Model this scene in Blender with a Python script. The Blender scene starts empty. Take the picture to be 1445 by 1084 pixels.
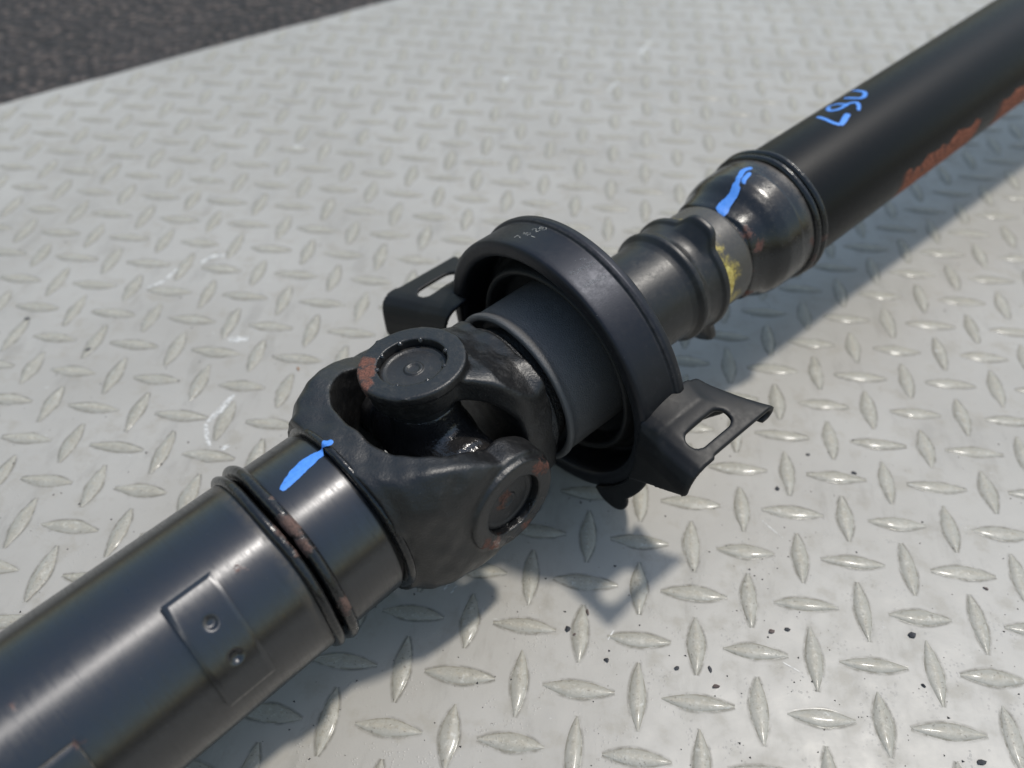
import bpy, bmesh, math, random
import numpy as np
from mathutils import Matrix, Vector, noise as mnoise

U = 0.024                       # metres per tread-pattern pitch; layout below is in pitches
R = math.radians
S = bpy.context.scene
COL = S.collection
rng = random.Random(7)

# ------------------------------------------------------------------ camera
CAM_R = ((0.9930187238, 0.1178295322, 0.0054786344), (0.0873346196, -0.7032126200, -0.7055952631), (-0.0792873149, 0.7011477822, -0.7085938958))
CAM_C = Vector((-1.41977724, -9.53204088, 13.60585843))
CAM_F = 1190.52                 # focal length in pixels of a 1445 px wide picture
cam_d = bpy.data.cameras.new("camera")
cam = bpy.data.objects.new("camera", cam_d)
COL.objects.link(cam)
cam_d.sensor_width = 36.0
cam_d.lens = CAM_F / 1445 * 36.0
M = Matrix.Identity(4)
for i in range(3):
    M[i][0] = CAM_R[0][i]; M[i][1] = -CAM_R[1][i]; M[i][2] = -CAM_R[2][i]; M[i][3] = CAM_C[i] * U
cam.matrix_world = M
cam_d.clip_start = 0.01
cam_d.clip_end = 2000
cam_d.dof.use_dof = True
cam_d.dof.focus_distance = 13.9 * U
cam_d.dof.aperture_fstop = 5.6
cam_d.dof.aperture_blades = 7
S.camera = cam

# ------------------------------------------------------------------ sky and sun
SUN_AZ, SUN_EL = R(43), R(66)
w = bpy.data.worlds.new("World"); S.world = w; w.use_nodes = True
wn = w.node_tree.nodes; wl = w.node_tree.links
sky = wn.new("ShaderNodeTexSky"); sky.sky_type = 'NISHITA'; sky.sun_disc = False
sky.sun_elevation = SUN_EL
sky.sun_rotation = R(90) - SUN_AZ
sky.air_density = 1.9; sky.dust_density = 1.6; sky.ozone_density = 1.6
bg = wn["Background"]; bg.inputs[1].default_value = 0.15
wl.new(sky.outputs[0], bg.inputs[0])
sun_d = bpy.data.lights.new("sun", 'SUN'); sun_d.energy = 3.0; sun_d.angle = R(4.0); sun_d.color = (1.0, 0.955, 0.88)
sun = bpy.data.objects.new("sun", sun_d); COL.objects.link(sun)
sun_dir = Vector((math.cos(SUN_EL) * math.cos(SUN_AZ), math.cos(SUN_EL) * math.sin(SUN_AZ), math.sin(SUN_EL)))
sun.rotation_euler = sun_dir.to_track_quat('Z', 'Y').to_euler()
S.view_settings.view_transform = 'Standard'; S.view_settings.look = 'None'
S.view_settings.exposure = -0.1; S.view_settings.gamma = 1.0
S.cycles.max_bounces = 8

# ------------------------------------------------------------------ node helper
class Mat:
    def __init__(s, name):
        s.m = bpy.data.materials.new(name); s.m.use_nodes = True
        s.t = s.m.node_tree; s.n = s.t.nodes; s.b = s.n["Principled BSDF"]
        s._obj = None
    def link(s, a, b): s.t.links.new(a, b)
    def setin(s, sock, v):
        if hasattr(v, "is_output") or isinstance(v, bpy.types.NodeSocket): s.link(v, sock)
        elif isinstance(v, (tuple, list)) and len(v) == 3 and sock.type == 'RGBA': sock.default_value = (*v, 1)
        else: sock.default_value = v
    def p(s, **k):
        for key, v in k.items():
            s.setin(s.b.inputs[key.replace("_", " ")], v)
        return s
    def obj(s):
        """object coordinates in pattern pitches"""
        if s._obj is None:
            tc = s.n.new("ShaderNodeTexCoord")
            vm = s.n.new("ShaderNodeVectorMath"); vm.operation = 'SCALE'
            s.link(tc.outputs["Object"], vm.inputs[0]); vm.inputs["Scale"].default_value = 1 / U
            s._obj = vm.outputs[0]
        return s._obj
    def math(s, op, a, b=0.0, c=0.0):
        n = s.n.new("ShaderNodeMath"); n.operation = op
        s.setin(n.inputs[0], a); s.setin(n.inputs[1], b); s.setin(n.inputs[2], c)
        return n.outputs[0]
    def vec(s, op, a, b=(0, 0, 0), out=0):
        n = s.n.new("ShaderNodeVectorMath"); n.operation = op
        s.setin(n.inputs[0], a); s.setin(n.inputs[1], b)
        return n.outputs[out]
    def scale(s, a, v):
        return s.vec('MULTIPLY', a, tuple(v) if isinstance(v, (tuple, list)) else (v, v, v))
    def noise(s, vec, scale=5.0, detail=3.0, rough=0.55, color=False):
        n = s.n.new("ShaderNodeTexNoise"); s.link(vec, n.inputs["Vector"])
        n.inputs["Scale"].default_value = scale; n.inputs["Detail"].default_value = detail
        n.inputs["Roughness"].default_value = rough
        return n.outputs["Color" if color else "Fac"]
    def voronoi(s, vec, scale, feature='F1', out="Distance"):
        n = s.n.new("ShaderNodeTexVoronoi"); n.feature = feature; s.link(vec, n.inputs["Vector"])
        n.inputs["Scale"].default_value = scale
        return n.outputs[out]
    def step(s, v, a, b, lo=0.0, hi=1.0):
        n = s.n.new("ShaderNodeMapRange"); n.interpolation_type = 'SMOOTHSTEP'
        s.setin(n.inputs[0], v); n.inputs[1].default_value = a; n.inputs[2].default_value = b
        n.inputs[3].default_value = lo; n.inputs[4].default_value = hi
        return n.outputs[0]
    def mix(s, f, a, b):
        n = s.n.new("ShaderNodeMix"); n.data_type = 'RGBA'
        s.setin(n.inputs[0], f); s.setin(n.inputs[6], a); s.setin(n.inputs[7], b)
        return n.outputs[2]
    def mixf(s, f, a, b):
        n = s.n.new("ShaderNodeMix"); n.data_type = 'FLOAT'
        s.setin(n.inputs[0], f); s.setin(n.inputs[2], a); s.setin(n.inputs[3], b)
        return n.outputs[0]
    def sep(s, v):
        n = s.n.new("ShaderNodeSeparateXYZ"); s.link(v, n.inputs[0]); return n.outputs
    def comb(s, x, y, z=0.0):
        n = s.n.new("ShaderNodeCombineXYZ"); s.setin(n.inputs[0], x); s.setin(n.inputs[1], y); s.setin(n.inputs[2], z)
        return n.outputs[0]
    def cyl(s):
        """(along the shaft, angle in radians) of the local point"""
        o = s.sep(s.obj())
        return o[0], s.math('ARCTAN2', o[2], o[1])
    def bump(s, h, strength=0.3, dist=0.02, normal=None):
        n = s.n.new("ShaderNodeBump"); n.inputs["Strength"].default_value = strength
        n.inputs["Distance"].default_value = dist * U
        s.link(h, n.inputs["Height"])
        if normal is not None: s.link(normal, n.inputs["Normal"])
        return n.outputs[0]
    def spots(s, pts, wob=0.12, nscale=6.0, edge=0.05):
        """mask of blotches: pts = [(x, y, z, radius), ...] in local pitches"""
        o = s.obj()
        nz = s.noise(o, nscale, 4, 0.65, color=True)
        d = s.vec('ADD', o, s.scale(s.vec('SUBTRACT', nz, (0.5, 0.5, 0.5)), wob * 4))
        acc = None
        for x, y, z, r in pts:
            q = s.vec('DISTANCE', d, (x, y, z), out=1)
            v = s.step(q, r - edge, r + edge, 1, 0)
            acc = v if acc is None else s.math('MAXIMUM', acc, v)
        return acc

def rgb(h):
    c = [int(h[i:i + 2], 16) / 255 for i in (0, 2, 4)]
    return tuple(x / 12.92 if x <= 0.04045 else ((x + 0.055) / 1.055) ** 2.4 for x in c)

def P_cyl(s, th, r):
    return (s, r * math.cos(R(th)), r * math.sin(R(th)))

RUST = (0.115, 0.042, 0.026)
RUST_BROWN = (0.085, 0.045, 0.028)

def black_paint(name, rough=0.3, base=(0.012, 0.0125, 0.014), brushed=False, rust=None, rustcol=RUST, dust=0.25,
                dustcol=(0.11, 0.095, 0.078), bands=(), bumpy=0.06, fine=30, spec=0.6, coat=0.0, prim=None, speck=0.0, wet=None, ior=1.5, tint=None):
    m = Mat(name); o = m.obj()
    big = m.noise(o, 1.7, 4, 0.6); mid = m.noise(o, 9, 5, 0.65); fin = m.noise(o, fine, 3, 0.6)
    s_, th = m.cyl()
    d = m.math('MULTIPLY', m.step(mid, 0.45, 0.8), m.step(big, 0.35, 0.7))
    d = m.math('MULTIPLY', d, dust)
    for a, b, c, k in bands:     # dirt caught along a ring: fades in a..b, out b..c
        q = m.math('MULTIPLY', m.step(s_, a, b), m.step(s_, b, c, 1, 0))
        q = m.math('MULTIPLY', q, m.step(mid, 0.3, 0.62, 0.25, 1.0))
        d = m.math('MAXIMUM', d, m.math('MULTIPLY', q, k))
    col = m.mix(d, base, dustcol)
    rg = m.mixf(d, m.step(mid, 0.3, 0.75, rough - 0.03, rough + 0.06), 0.75)
    h = fin
    if brushed:
        st = m.noise(m.comb(m.math('MULTIPLY', s_, 26), m.math('MULTIPLY', th, 2.4)), 1.0, 4, 0.7)
        st2 = m.noise(m.comb(m.math('MULTIPLY', s_, 70), m.math('MULTIPLY', th, 5.0)), 1.0, 3, 0.7)
        rg = m.math('ADD', rg, m.math('MULTIPLY', m.math('SUBTRACT', st, 0.5), 0.42))
        h = m.math('ADD', m.math('MULTIPLY', st, 0.5), m.math('MULTIPLY', st2, 0.45))
    if speck:
        v = m.voronoi(o, 16)
        sp = m.math('MULTIPLY', m.step(v, 0.05, 0.09, 1, 0), m.step(m.noise(o, 3.1, 2), 0.55, 0.66))
        col = m.mix(m.math('MULTIPLY', sp, speck), col, (0.3, 0.29, 0.26))
    if prim is not None:
        f = prim(m); col = m.mix(f, col, m.mix(m.step(m.noise(o, 16, 5, 0.75), 0.35, 0.65), (0.13, 0.045, 0.028), (0.40, 0.145, 0.088))); rg = m.mixf(f, rg, 0.75)
    if rust:
        f = m.spots(rust)
        gr = m.noise(o, 34, 4, 0.7)
        rc = m.mix(m.step(gr, 0.35, 0.65), tuple(x * 0.55 for x in rustcol), tuple(x * 1.6 for x in rustcol))
        rc = m.mix(m.math('MULTIPLY', m.step(mid, 0.55, 0.72), 0.6), rc, (0.035, 0.028, 0.026))
        col = m.mix(f, col, rc); rg = m.mixf(f, rg, 0.85)
        h = m.math('ADD', h, m.math('MULTIPLY', m.math('MULTIPLY', gr, f), 2.5))
    if wet:
        f = m.spots(wet, 0.1, 8); rg = m.mixf(f, rg, 0.1)
        h = m.math('ADD', h, m.math('MULTIPLY', m.math('MULTIPLY', m.noise(o, 14, 3), f), 5.0))
    m.p(Base_Color=col, Roughness=rg, Specular_IOR_Level=spec, Coat_Weight=coat, Coat_Roughness=0.12, IOR=ior)
    if tint: m.p(Specular_Tint=tint)
    if brushed:
        tg = m.n.new("ShaderNodeTangent"); tg.direction_type = 'RADIAL'; tg.axis = 'X'
        m.link(tg.outputs[0], m.b.inputs["Tangent"])
        m.p(Anisotropic=0.88, Anisotropic_Rotation=0.25)
    m.p(Normal=m.bump(h, bumpy * 4, 0.03))
    return m.m

# ------------------------------------------------------------------ objects helper
def link(o, parent=None):
    COL.objects.link(o)
    if parent is not None: o.parent = parent
    return o

def mesh_obj(name, verts, faces, mat, parent=None, mw=None, smooth=True, sharp=35):
    me = bpy.data.meshes.new(name)
    v = np.asarray(verts, dtype=np.float64) * U
    me.from_pydata(v.tolist(), [], faces if isinstance(faces, list) else faces.tolist())
    if mat: me.materials.append(mat)
    me.polygons.foreach_set("use_smooth", [smooth] * len(me.polygons))
    bm = bmesh.new(); bm.from_mesh(me); bmesh.ops.recalc_face_normals(bm, faces=bm.faces); bm.to_mesh(me); bm.free()
    if smooth and sharp: me.set_sharp_from_angle(angle=R(sharp))
    me.update()
    o = bpy.data.objects.new(name, me); link(o, parent)
    if mw is not None: o.matrix_local = mw
    return o

def tag(o, label=None, cat=None, group=None, kind=None):
    if label: o["label"] = label
    if cat: o["category"] = cat
    if group: o["group"] = group
    if kind: o["kind"] = kind
    return o

def fillet(pts, rad, n=4):
    out = [pts[0]]
    for i in range(1, len(pts) - 1):
        p = Vector((*pts[i],)); a = Vector((*pts[i - 1],)) - p; b = Vector((*pts[i + 1],)) - p
        la, lb = a.length, b.length
        r = min(rad, la * 0.45, lb * 0.45)
        if r < 1e-4: out.append(tuple(p)); continue
        a = a.normalized() * r; b = b.normalized() * r
        for k in range(n + 1):
            t = k / n
            q = (p + a) * (1 - t) ** 2 + p * 2 * t * (1 - t) + (p + b) * t ** 2
            out.append(tuple(q))
    out.append(pts[-1])
    return out

def lathe(prof, n=128, rmod=None, closed=False):
    V, F = [], []
    m = len(prof)
    for i, (s, r) in enumerate(prof):
        for k in range(n):
            th = 2 * math.pi * k / n
            ss, rr = (s, r) if rmod is None else rmod(s, r, th, i)
            V.append((ss, rr * math.cos(th), rr * math.sin(th)))
    for i in range(m if closed else m - 1):
        j = (i + 1) % m
        for k in range(n):
            l = (k + 1) % n
            F.append((i * n + k, i * n + l, j * n + l, j * n + k))
    return V, F

def ring_profile(s, r, a, b, n=14):
    return [(s + a * math.cos(2 * math.pi * k / n), r + b * math.sin(2 * math.pi * k / n)) for k in range(n)]

def surface_net(f, lo, hi, h):
    lo = np.array(lo, float); hi = np.array(hi, float)
    dims = np.ceil((hi - lo) / h).astype(int) + 1
    ax = [(lo[i] + h * np.arange(dims[i])).astype(np.float32) for i in range(3)]
    X, Y, Z = np.meshgrid(*ax, indexing='ij')
    D = f(X, Y, Z).astype(np.float32)
    ins = D < 0
    cd = tuple(dims - 1)
    cnt = np.zeros(cd, np.float32); acc = np.zeros(cd + (3,), np.float32)
    corners = [(a, b, c) for a in (0, 1) for b in (0, 1) for c in (0, 1)]
    def sl(c): return tuple(slice(c[i], c[i] + cd[i]) for i in range(3))
    for a in corners:
        for axis in range(3):
            if a[axis]: continue
            b = list(a); b[axis] = 1
            da = D[sl(a)]; db = D[sl(b)]
            cr = (da < 0) != (db < 0)
            t = np.where(cr, da / np.where(cr, da - db, 1), 0)
            cnt += cr
            for q in range(3):
                acc[..., q] += np.where(cr, a[q] + (t if q == axis else 0), 0)
    act = cnt > 0
    idx = -np.ones(cd, np.int64); idx[act] = np.arange(act.sum())
    ijk = np.argwhere(act)
    V = lo + h * (ijk + acc[act] / cnt[act][:, None])
    F = []
    for axis in range(3):
        u, v = [(1, 2), (2, 0), (0, 1)][axis]
        a = np.take(ins, range(0, dims[axis] - 1), axis=axis); b = np.take(ins, range(1, dims[axis]), axis=axis)
        e = np.argwhere(a != b)
        ok = (e[:, u] > 0) & (e[:, v] > 0) & (e[:, u] < cd[u]) & (e[:, v] < cd[v])
        e = e[ok]
        flip = ~ins[tuple(e.T)]
        def at(du, dv):
            q = e.copy(); q[:, u] += du; q[:, v] += dv
            return idx[tuple(q.T)]
        quad = np.stack([at(-1, -1), at(0, -1), at(0, 0), at(-1, 0)], 1)
        quad[flip] = quad[flip][:, ::-1]
        F.append(quad)
    return V, np.concatenate(F)

def sdf_obj(name, f, lo, hi, h, mat, parent, mw=None, relax=2):
    V, F = surface_net(f, lo, hi, h)
    for _ in range(relax):                          # light smoothing of the net
        s = np.zeros_like(V); c = np.zeros(len(V))
        for a, b in ((0, 1), (1, 2), (2, 3), (3, 0)):
            np.add.at(s, F[:, a], V[F[:, b]]); np.add.at(c, F[:, a], 1)
            np.add.at(s, F[:, b], V[F[:, a]]); np.add.at(c, F[:, b], 1)
        V = 0.5 * V + 0.5 * s / np.maximum(c, 1)[:, None]
    me = bpy.data.meshes.new(name)
    me.from_pydata((V * U).tolist(), [], F.tolist()); me.materials.append(mat)
    me.polygons.foreach_set("use_smooth", [True] * len(me.polygons)); me.update()
    o = bpy.data.objects.new(name, me); link(o, parent)
    if mw is not None: o.matrix_local = mw
    return o

def smax(a, b, k): h = np.clip(0.5 - 0.5 * (b - a) / k, 0, 1); return b + (a - b) * h + k * h * (1 - h)
def smin(a, b, k): return -smax(-a, -b, k)

# ------------------------------------------------------------------ shaft frames
J = Vector((-3.71529256, -0.08207318, 2.57540765))
A_F = Vector((0.62294235, 0.77982137, 0.06181794)).normalized()
A_R = Vector((0.66626042, 0.74290064, 0.06477417)).normalized()

def frame(axis, origin, ydir=None):
    """local X along the axis; Y to the right of it, Z up (or Y along ydir)"""
    x = axis.normalized()
    y = x.cross(Vector((0, 0, 1))).normalized() if ydir is None else (ydir - x * ydir.dot(x)).normalized()
    z = x.cross(y)
    if ydir is None: z = y.cross(x)
    z = -z if ydir is None and z.z < 0 else z
    m = Matrix.Identity(4)
    for i in range(3):
        m[i][0] = x[i]; m[i][1] = y[i]; m[i][2] = z[i]; m[i][3] = origin[i] * U
    return m
# note: (axis, right, up) is left-handed, so it is mirrored into a proper rotation by using (axis, left, up)
def shaft_frame(axis):
    x = axis; right = x.cross(Vector((0, 0, 1))).normalized(); up = right.cross(x)
    m = Matrix.Identity(4)
    for i in range(3):
        m[i][0] = x[i]; m[i][1] = -right[i]; m[i][2] = up[i]; m[i][3] = J[i] * U
    return m
# In these frames an angle th (degrees, counted from the right-hand side over the top) sits at local angle 180 - th.
def LA(th): return 180 - th
FF = shaft_frame(A_F); FR = shaft_frame(A_R)

root = bpy.data.objects.new("drive_shaft", None); COL.objects.link(root)
root.location = (J.x * U, J.y * U, 0)
root.empty_display_size = 0.02
tag(root, "black two-piece car drive shaft with universal joint and centre bearing, lying across the tread plate", "drive shaft")
RI = Matrix.Translation(-root.location)
MF = RI @ FF; MR = RI @ FR

def ribbon(pts, width, rfun, lift=0.006, taper=0.3, wob=0.12, seed=0, step=0.02):
    """a brushed stroke following pts = [(s, th)] on a surface of revolution r = rfun(s)"""
    r_ = random.Random(seed)
    P = [Vector((s, R(LA(th)) * rfun(s))) for s, th in pts]
    # Catmull-Rom
    Q = []
    E_ = [P[0] * 2 - P[1]] + P + [P[-1] * 2 - P[-2]]
    for i in range(1, len(E_) - 2):
        n = max(2, int((E_[i + 1] - E_[i]).length / step))
        for k in range(n):
            t = k / n; a, b, c, d = E_[i - 1], E_[i], E_[i + 1], E_[i + 2]
            Q.append(0.5 * ((2 * b) + (c - a) * t + (2 * a - 5 * b + 4 * c - d) * t * t + (3 * b - a - 3 * c + d) * t ** 3))
    Q.append(P[-1])
    V, F = [], []
    n = len(Q); wl = wr = 1.0
    for i, q in enumerate(Q):
        t = (Q[min(i + 1, n - 1)] - Q[max(i - 1, 0)]).normalized(); nn = Vector((-t.y, t.x))
        u = i / (n - 1)
        w_ = width(u) if callable(width) else width
        e = min(u, 1 - u) * n * step / max(w_, 1e-3)
        w_ *= min(1.0, taper + (1 - taper) * math.sqrt(min(1, max(0, e * 2))))
        wl += (r_.uniform(-wob, wob) - (wl - 1) * 0.25); wr += (r_.uniform(-wob, wob) - (wr - 1) * 0.25)
        for k, off in enumerate((wl, 0.5 * wl, 0, -0.5 * wr, -wr)):
            p = q + nn * off * w_ / 2
            rr = rfun(p.x) + lift + 0.002 * u - (0.004 if k in (0, 4) else 0)
            a = p.y / rfun(q.x)
            V.append((p.x, rr * math.cos(a), rr * math.sin(a)))
    for i in range(n - 1):
        for k in range(4):
            F.append((i * 5 + k, i * 5 + k + 1, (i + 1) * 5 + k + 1, (i + 1) * 5 + k))
    return V, F

# ------------------------------------------------------------------ materials
def mat_blue():
    m = Mat("blue_paint_pen"); o = m.obj(); n = m.noise(o, 14, 4)
    n2 = m.noise(m.scale(o, (2.0, 9.0, 9.0)), 3, 4, 0.7)
    c = m.mix(n, (0.045, 0.20, 0.66), (0.09, 0.31, 0.82))
    c = m.mix(m.step(n2, 0.58, 0.72, 0.0, 0.55), c, (0.02, 0.085, 0.32))
    m.p(Base_Color=c, Roughness=m.step(n, 0.3, 0.7, 0.38, 0.6), Normal=m.bump(n2, 0.3, 0.02))
    return m.m
BLUE = mat_blue()

RF, RR = 1.522, 1.343
m_front = black_paint("brushed_black_enamel", 0.36, ior=1.85, tint=(0.97, 0.97, 1.0), base=(0.004, 0.0042, 0.0046), brushed=True, dust=0.02, bumpy=0.018, spec=0.55, speck=0.5,
                      bands=((-3.70, -3.46, -3.3, 0.6),),
                      rust=[(*P_cyl(-4.03, LA(65), RF), 0.03), (*P_cyl(-7.0, LA(78), RF), 0.035), (*P_cyl(-6.74, LA(45), RF + .03), 0.045)])
m_sleeve = black_paint("brushed_black_enamel_sleeve", 0.36, ior=1.85, tint=(0.97, 0.97, 1.0), base=(0.004, 0.0042, 0.0046), brushed=True, dust=0.02, bumpy=0.018, spec=0.55)
m_ring = black_paint("black_weld_bead", 0.2, dust=0.25, bumpy=0.1, fine=12, spec=0.6, rustcol=(0.10, 0.058, 0.046), base=(0.007, 0.007, 0.0075),
                     rust=[(*P_cyl(-3.2, LA(66), 1.62), 0.16), (*P_cyl(-3.22, LA(54), 1.62), 0.12), (*P_cyl(-3.15, LA(14), 1.64), 0.13), (*P_cyl(-3.1, LA(84), 1.64), 0.06),
                           (*P_cyl(9.0, LA(8), 1.5), 0.08), (*P_cyl(8.82, LA(-8), 1.47), 0.09), (*P_cyl(9.02, LA(-25), 1.5), 0.1)])
def primer(m):
    s_, th = m.cyl()
    # jagged lower edge of the black coat: below it the red primer shows (two stretches)
    jag = m.noise(m.comb(m.math('MULTIPLY', s_, 5.0), 0.0), 1.0, 5, 0.75)
    jag2 = m.voronoi(m.comb(m.math('MULTIPLY', s_, 2.2), 0.0), 1.0)
    edge = m.math('ADD', m.math('MULTIPLY', jag, 0.26), m.math('MULTIPLY', jag2, 0.22))
    a = m.math('SUBTRACT', math.pi, m.math('ABSOLUTE', th))            # angle from the right-hand side
    sg = m.math('SIGN', th)
    al = m.math('MULTIPLY', a, sg)                                     # up positive
    lim = m.math('ADD', edge, -0.10)
    up = m.step(m.math('SUBTRACT', lim, al), 0.0, 0.006)
    lo = m.step(m.math('ADD', al, 0.75), 0.0, 0.05)
    seg = m.math('MAXIMUM', m.math('MULTIPLY', m.step(s_, 12.15, 12.5), m.step(s_, 15.5, 15.7, 1, 0)),
                 m.math('MULTIPLY', m.step(s_, 16.3, 16.9), m.step(s_, 24, 26, 1, 0)))
    isl = m.step(m.noise(m.scale(m.obj(), (1.0, 1.6, 1.6)), 3.2, 5, 0.7), 0.36, 0.41)     # flakes of black still stuck on
    return m.math('MULTIPLY', m.math('MULTIPLY', m.math('MULTIPLY', up, lo), seg), isl)
m_rear = black_paint("satin_black_enamel", 0.40, base=(0.004, 0.0042, 0.0046), dust=0.02, bumpy=0.012, spec=0.16, prim=primer, dustcol=(0.07, 0.068, 0.066),
                     rust=[(*P_cyl(9.3, LA(2), RR), 0.09)])
m_neck = black_paint("glossy_black_neck", 0.2, base=(0.007, 0.007, 0.0075), dust=0.28, bumpy=0.03, spec=0.6, dustcol=(0.10, 0.085, 0.07), bands=((8.5, 8.76, 8.85, 0.55),),
                     rust=[(*P_cyl(7.2, LA(50), 1.25), 0.17), (*P_cyl(7.36, LA(33), 1.2), 0.13), (*P_cyl(7.15, LA(-28), 1.25), 0.2), (*P_cyl(7.2, LA(10), 1.2), 0.09), (*P_cyl(8.7, LA(10), 1.42), 0.08)],
                     rustcol=(0.11, 0.045, 0.032))
m_cast = black_paint("black_forged_steel", 0.42, dust=0.3, bumpy=0.12, fine=22, spec=0.55, dustcol=(0.075, 0.07, 0.064))
m_housing = black_paint("black_pressed_steel", 0.44, base=(0.006, 0.0062, 0.0068), dust=0.16, bumpy=0.010, spec=0.42, tint=(0.8, 0.84, 1.0), dustcol=(0.09, 0.082, 0.075), speck=0.9, bands=((3.02, 3.1, 3.16, 0.4),))
m_bracket = black_paint("black_coated_bracket", 0.48, base=(0.007, 0.007, 0.0075), dust=0.22, bumpy=0.006, spec=0.3, dustcol=(0.085, 0.074, 0.062),
                        rust=[(3.75, -2.2, 0.9, 0.03)])
m_matte = black_paint("matte_black_sleeve", 0.42, base=(0.085, 0.083, 0.082), dust=0.5, dustcol=(0.19, 0.18, 0.17), bumpy=0.16, fine=40, spec=0.6, speck=0.6)
m_castring = black_paint("rough_cast_ring", 0.3, base=(0.017, 0.016, 0.015), dust=0.7, bumpy=0.35, fine=28, spec=0.7, dustcol=(0.07, 0.062, 0.05))
m_rubber = black_paint("dusty_black_rubber", 0.40, base=(0.010, 0.010, 0.0102), dust=0.4, bumpy=0.012, spec=0.5, dustcol=(0.085, 0.078, 0.07), speck=0.25)
m_dark = black_paint("black_rubber_inside", 0.6, base=(0.008, 0.008, 0.008), dust=0.3, bumpy=0.05, spec=0.4)
m_cross = black_paint("greasy_steel", 0.18, base=(0.018, 0.017, 0.017), dust=0.2, bumpy=0.2, fine=10, spec=0.8)

def mat_nut():
    m = Mat("yellow_zinc_nut"); o = m.obj(); s_, th = m.cyl()
    n = m.noise(o, 5, 5, 0.7); n2 = m.noise(o, 14, 4, 0.65)
    yel = m.mix(n2, (0.42, 0.31, 0.06), (0.66, 0.54, 0.17))
    grey = m.mix(n2, (0.035, 0.033, 0.030), (0.075, 0.068, 0.058))
    a = m.math('ADD', m.step(s_, 6.25, 6.9, 0.26, -0.30), n)
    f = m.step(a, 0.46, 0.80)
    sp = m.spots([(*P_cyl(6.5, LA(25), 1.1), 0.22), (*P_cyl(6.45, LA(95), 1.1), 0.18), (*P_cyl(6.6, LA(-10), 1.1), 0.16)], 0.16, 5, 0.14)
    f = m.math('MAXIMUM', f, m.math('MULTIPLY', sp, m.step(n2, 0.3, 0.6)))
    m.p(Base_Color=m.mix(f, grey, yel), Metallic=m.math('MULTIPLY', f, 0.7), Roughness=m.step(n2, 0.3, 0.7, 0.34, 0.5), Normal=m.bump(n2, 0.15, 0.02))
    return m.m
m_nut = mat_nut()

# ------------------------------------------------------------------ front tube
prof = fillet([(-15.2, 0.0), (-15.2, RF), (-3.47, RF), (-3.40, RF - 0.05)], 0.05)
front_tube = mesh_obj("front_tube", *lathe(prof, 160), m_front, root, MF)
for s, r, a, b in ((-3.40, 1.52, 0.085, 0.105), (-3.17, 1.53, 0.10, 0.125)):
    def wav(ss, rr, th, i, s=s): return ss + 0.012 * math.sin(5 * th + s * 3), rr + 0.008 * math.sin(9 * th + s)
    mesh_obj("weld_ring", *lathe(ring_profile(s, r, a, b), 160, wav, closed=True), m_ring, front_tube)
def balance_weight(s0, s1, t0, t1, dimples, seed):
    ns, nt = 44, 110; th_ = 0.085; V, F = [], []
    sag = random.Random(seed)
    for i in range(ns + 1):
        for k in range(nt + 1):
            u, v = i / ns, k / nt
            s = s0 + (s1 - s0) * u + 0.05 * (v - 0.5); t = t0 + (t1 - t0) * v
            e = min(u * (s1 - s0), (1 - u) * (s1 - s0), v * R(t1 - t0) * RF, (1 - v) * R(t1 - t0) * RF)
            h = th_ * min(1, 0.75 + e / 0.06 * 0.25)
            for ds, dt, rad, dep in dimples:
                q = math.hypot(s - ds, R(t - dt) * RF) / rad
                h += -dep * math.exp(-q ** 4)
            a = R(LA(t)); r = RF + h
            V.append((s, r * math.cos(a), r * math.sin(a)))
    N = nt + 1
    for i in range(ns):
        for k in range(nt): F.append((i * N + k, i * N + k + 1, (i + 1) * N + k + 1, (i + 1) * N + k))
    rim = [(i, 0) for i in range(ns)] + [(ns, k) for k in range(nt)] + [(i, nt) for i in range(ns, 0, -1)] + [(0, k) for k in range(nt, 0, -1)]
    base = len(V)
    for i, k in rim:
        p = Vector(V[i * N + k]); rr = math.hypot(p.y, p.z); f = (RF - 0.01) / rr
        V.append((p.x, p.y * f, p.z * f))
    for q in range(len(rim)):
        i, k = rim[q]; i2, k2 = rim[(q + 1) % len(rim)]
        F.append((i * N + k, i2 * N + k2, base + (q + 1) % len(rim), base + q))
    return V, F
m_dirt = Mat("beige_edge_dirt")
_n = m_dirt.noise(m_dirt.obj(), 7, 4, 0.7)
m_dirt.p(Base_Color=m_dirt.mix(m_dirt.step(_n, 0.35, 0.6), (0.006, 0.006, 0.006), (0.26, 0.225, 0.17)), Roughness=0.8); m_dirt = m_dirt.m
def add_weight(*a):
    V, F = balance_weight(*a)
    o = mesh_obj("balance_weight", V, F, m_front, front_tube, sharp=50)
    o.data.materials.append(m_dirt)
    for k in range(44 * 110, len(F)): o.data.polygons[k].material_index = 1
add_weight(-5.12, -4.38, 8, 72.4, [(-4.73, 52, 0.085, 0.06), (-4.73, 31.3, 0.08, 0.055)], 1)
add_weight(-7.55, -6.74, -16, 46.6, [(-7.1, 28, 0.085, 0.055), (-7.1, 6, 0.085, 0.055)], 2)

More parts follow.
